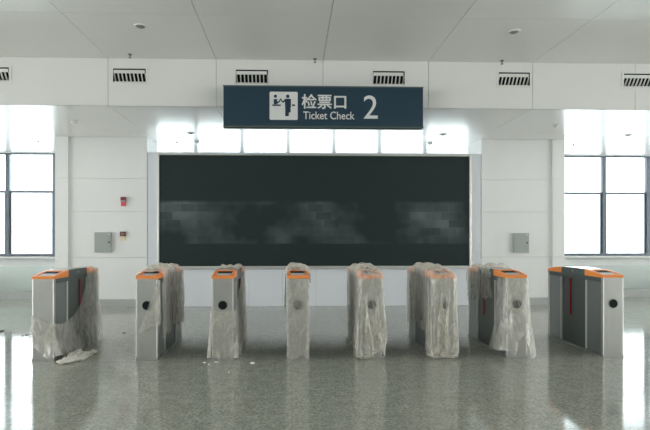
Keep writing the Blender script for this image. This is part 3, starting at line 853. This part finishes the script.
# gate 1: swag from the rear top down across the flank, pooled on the floor
L1 = HW+0.012
zh = interp([(-HW, 0.56), (HW, 0.45), (0.35, 0.42), (0.62, 0.46), (0.86, 0.58), (1.02, 0.78), (1.10, 1.0), (1.16, 1.06), (L1+GL, 1.05), (L1+GL+0.26, 0.9)])
zl = interp([(-HW, 0.25), (0.02, 0.10), (HW, 0.05), (0.4, 0.006), (1.3, 0.006), (L1+GL, 0.006), (L1+GL+0.26, 0.1)])
parts = [skirt('f', -HW, L1+GL+0.24, zl, zh, 3.1, amp=0.030, flare=0.085, slant=-0.5)]
cap_v, cap_f = [], []
for i in range(14):
    for j in range(12):
        y = 1.02+0.335*i/13; x = -HW*0.2+(HW*1.2+0.012)*j/11
        cap_v.append((x, y, topz(y)+0.014+0.014*abs(noise.noise(Vector((x*18, y*14, 2))))))
for i in range(13):
    for j in range(11): k = i*12+j; cap_f.append((k, k+12, k+13, k+1))
parts.append((cap_v, cap_f))
put(mesh_obj('plastic_film', parts, 'film'), 0, 'translucent film swagged down the side of the far left gate')
pr = [(HW+0.02, -0.10, 0.02), (HW+0.10, -0.16, 0.03), (HW+0.17, -0.06, 0.035), (HW+0.24, 0.05, 0.03), (HW+0.19, 0.2, 0.03), (HW+0.28, 0.34, 0.03), (HW+0.20, 0.5, 0.02)]
o = mesh_obj('film_heap', [rope(pr, 0.036, 1.0), rope([(HW+0.03, 0.0, 0.02), (HW+0.14, 0.02, 0.05), (HW+0.12, 0.25, 0.05), (HW+0.2, 0.3, 0.02)], 0.04, 5.0)], 'film2')
o.location = (GX[0]+0.07, GY, 0); tag(o, 'crumpled film pooled on the floor beside the far left gate', 'plastic film', GRP)

# gate 2: sheet over the rear two thirds
p, nu, nv = drape(0.06, 0.80, 1.62, 1.52, 0.06, 2, suck=0.6)
put(film_obj('plastic_film', p, nu, nv, 'film', 2.0), 1, 'film sheet over the rear of the second gate from the left')
zh = interp([(-0.10, 0.35), (-0.05, 0.44), (0.0, 0.60), (HW, 0.97), (0.4, 0.97)]); zl = interp([(-0.10, 0.33), (0.0, 0.36), (HW, 0.44), (0.4, 0.42)])
o = mesh_obj('film_strip', [skirt('f', -0.10, 0.22, zl, zh, 21.0, amp=0.012, flare=0.0)], 'film')
o.location = (GX[1], GY, 0); tag(o, 'small film strip stuck across the front of the second gate', 'plastic film', GRP)
# gate 3: band round the lower half, loose piece over the rear top
zh = interp([(-2.2, 0.8), (-1.2, 0.70), (-HW, 0.62), (0, 0.60), (HW, 0.60), (0.5, 0.74), (1.1, 0.95), (1.5, 1.02), (2.2, 1.0)])
zl = interp([(-2.2, 0.02), (-HW, 0.02), (-0.05, 0.015), (HW, 0.02), (0.5, 0.0), (2.2, 0.0)])
a1 = skirt('f', -1.62, 1.62, zl, zh, 6.3, amp=0.045, flare=0.012)
cv, cf = [], []
for i in range(26):
    for j in range(16):
        y = 0.42+0.94*i/25; x = -HW-0.015+(2*HW+0.03)*j/15
        drop = 0.10*max(0, abs(x)/HW-0.9)*6
        cv.append((x, y, topz(y)+0.018-drop*0.1+0.050*max(0, noise.noise(Vector((x*14, y*9, 4)))+0.12)))
for i in range(25):
    for j in range(15): k = i*16+j; cf.append((k, k+16, k+17, k+1))
put(mesh_obj('plastic_film', [a1, (cv, cf)], 'film'), 2, 'film band round the lower half of the third gate')
# gate 4: thin cling film with loose edge down the left
p, nu, nv = drape(-0.16, 0.74, 1.05, 1.36, 0.0, 14, suck=0.8)
fo = film_obj('plastic_film', p, nu, nv, 'film', 4.0)
put(fo, 3, 'film over the top and left flank of the fourth gate')
zh = interp([(-0.5, 0.98), (0.5, 0.98)]); zl = interp([(-0.5, 0.02), (-HW, 0.0), (-0.05, 0.02), (0.02, 0.05), (HW, 0.0), (0.5, 0.02)])
o = mesh_obj('film_wrap', [skirt('f', -0.138, 0.138, zl, zh, 8.8, amp=0.014, flare=0.014)], 'film')
o.location = (GX[3], GY, 0); tag(o, 'thin film clinging down the front of the fourth gate', 'plastic film', GRP)
# gate 5: big sheet, front hanging bunched
p, nu, nv = drape(-0.14, 0.36, 1.95, 2.25, 0.14, 5, suck=0.8)
put(film_obj('plastic_film', p, nu, nv, 'film', 5.0, rag=0.17), 4, 'torn film sheet hanging bunched over the fifth gate')
# gate 6: hugging wrap
p, nu, nv = drape(0.0, 0.42, 1.72, 2.4, -0.05, 6, suck=2.2)
put(film_obj('plastic_film', p, nu, nv, 'film', 6.0), 5, 'film sheet wrapped close around the sixth gate')
# gate 7: rear shawl and a front skirt
p, nu, nv = drape(-0.02, 0.93, 1.15, 1.05, 0.12, 7, suck=0.6)
put(film_obj('plastic_film', p, nu, nv, 'film', 7.0), 6, 'film shawl over the rear half of the seventh gate')
zh = interp([(-0.42, 0.98), (-HW, 0.985), (HW, 0.985), (0.3, 0.97)]); zl = interp([(-0.42, 0.06), (-HW, 0.10), (-0.06, 0.06), (0.0, 0.26), (0.05, 0.30), (HW, 0.01), (0.3, 0.15)])
o = mesh_obj('film_skirt', [skirt('f', -0.40, 0.24, zl, zh, 12.2, amp=0.032, flare=0.085)], 'film')
o.location = (GX[6], GY, 0); tag(o, 'ragged film skirt hanging down the front of the seventh gate', 'plastic film', GRP)

# ---------------------------------------------------------------- litter
random.seed(4)
def scrap(px, py, r, m, name, lb, cat, grp):
    x, y = floor_at(px, py); mb = MB()
    pts = [(x+r*math.cos(a)*random.uniform(0.6, 1.3), y+r*math.sin(a)*random.uniform(0.5, 1.0)) for a in [k*math.pi/4 for k in range(8)]]
    mb.prism([(a-x, b-y) for a, b in pts], 0.0005, r*0.5, 'z')
    o = mb.build(name, m, None, bevel=r*0.1); o.location = (x, y, 0); tag(o, lb, cat, grp)
for (px, py, r, lb) in ((204.7, 363, 0.020, 'white scrap on floor just left of the third gate foot'), (216.5, 362.5, 0.020, 'white scrap on floor right at the third gate foot'),
                    (209, 364.4, 0.010, 'tiny white crumb between two scraps by the third gate'), (229, 372.5, 0.013, 'small white crumb on floor furthest in front of third gate'),
                    (252, 363.4, 0.028, 'largest white scrap, on floor right of the third gate')):
    scrap(px, py, r, 'paper', 'paper_scrap', lb, 'scrap', 'white scraps on the floor')
for (px, py, r, lb) in ((1.5, 331.5, 0.035, 'brown grit patch at the left edge of the floor'), (10.5, 333, 0.018, 'small brown grit speck left of the far left gate'),
                    (14.5, 332.5, 0.014, 'tiny brown grit speck between two others at left'), (23, 336, 0.018, 'brown grit speck near the far left gate'), (27, 335.2, 0.024, 'brown grit clump close beside the far left gate'), (124, 333.3, 0.022, 'brown grit clump on floor left of the second gate')):
    scrap(px, py, r, 'grit', 'grit_clump', lb, 'grit', 'brown grit on the floor')
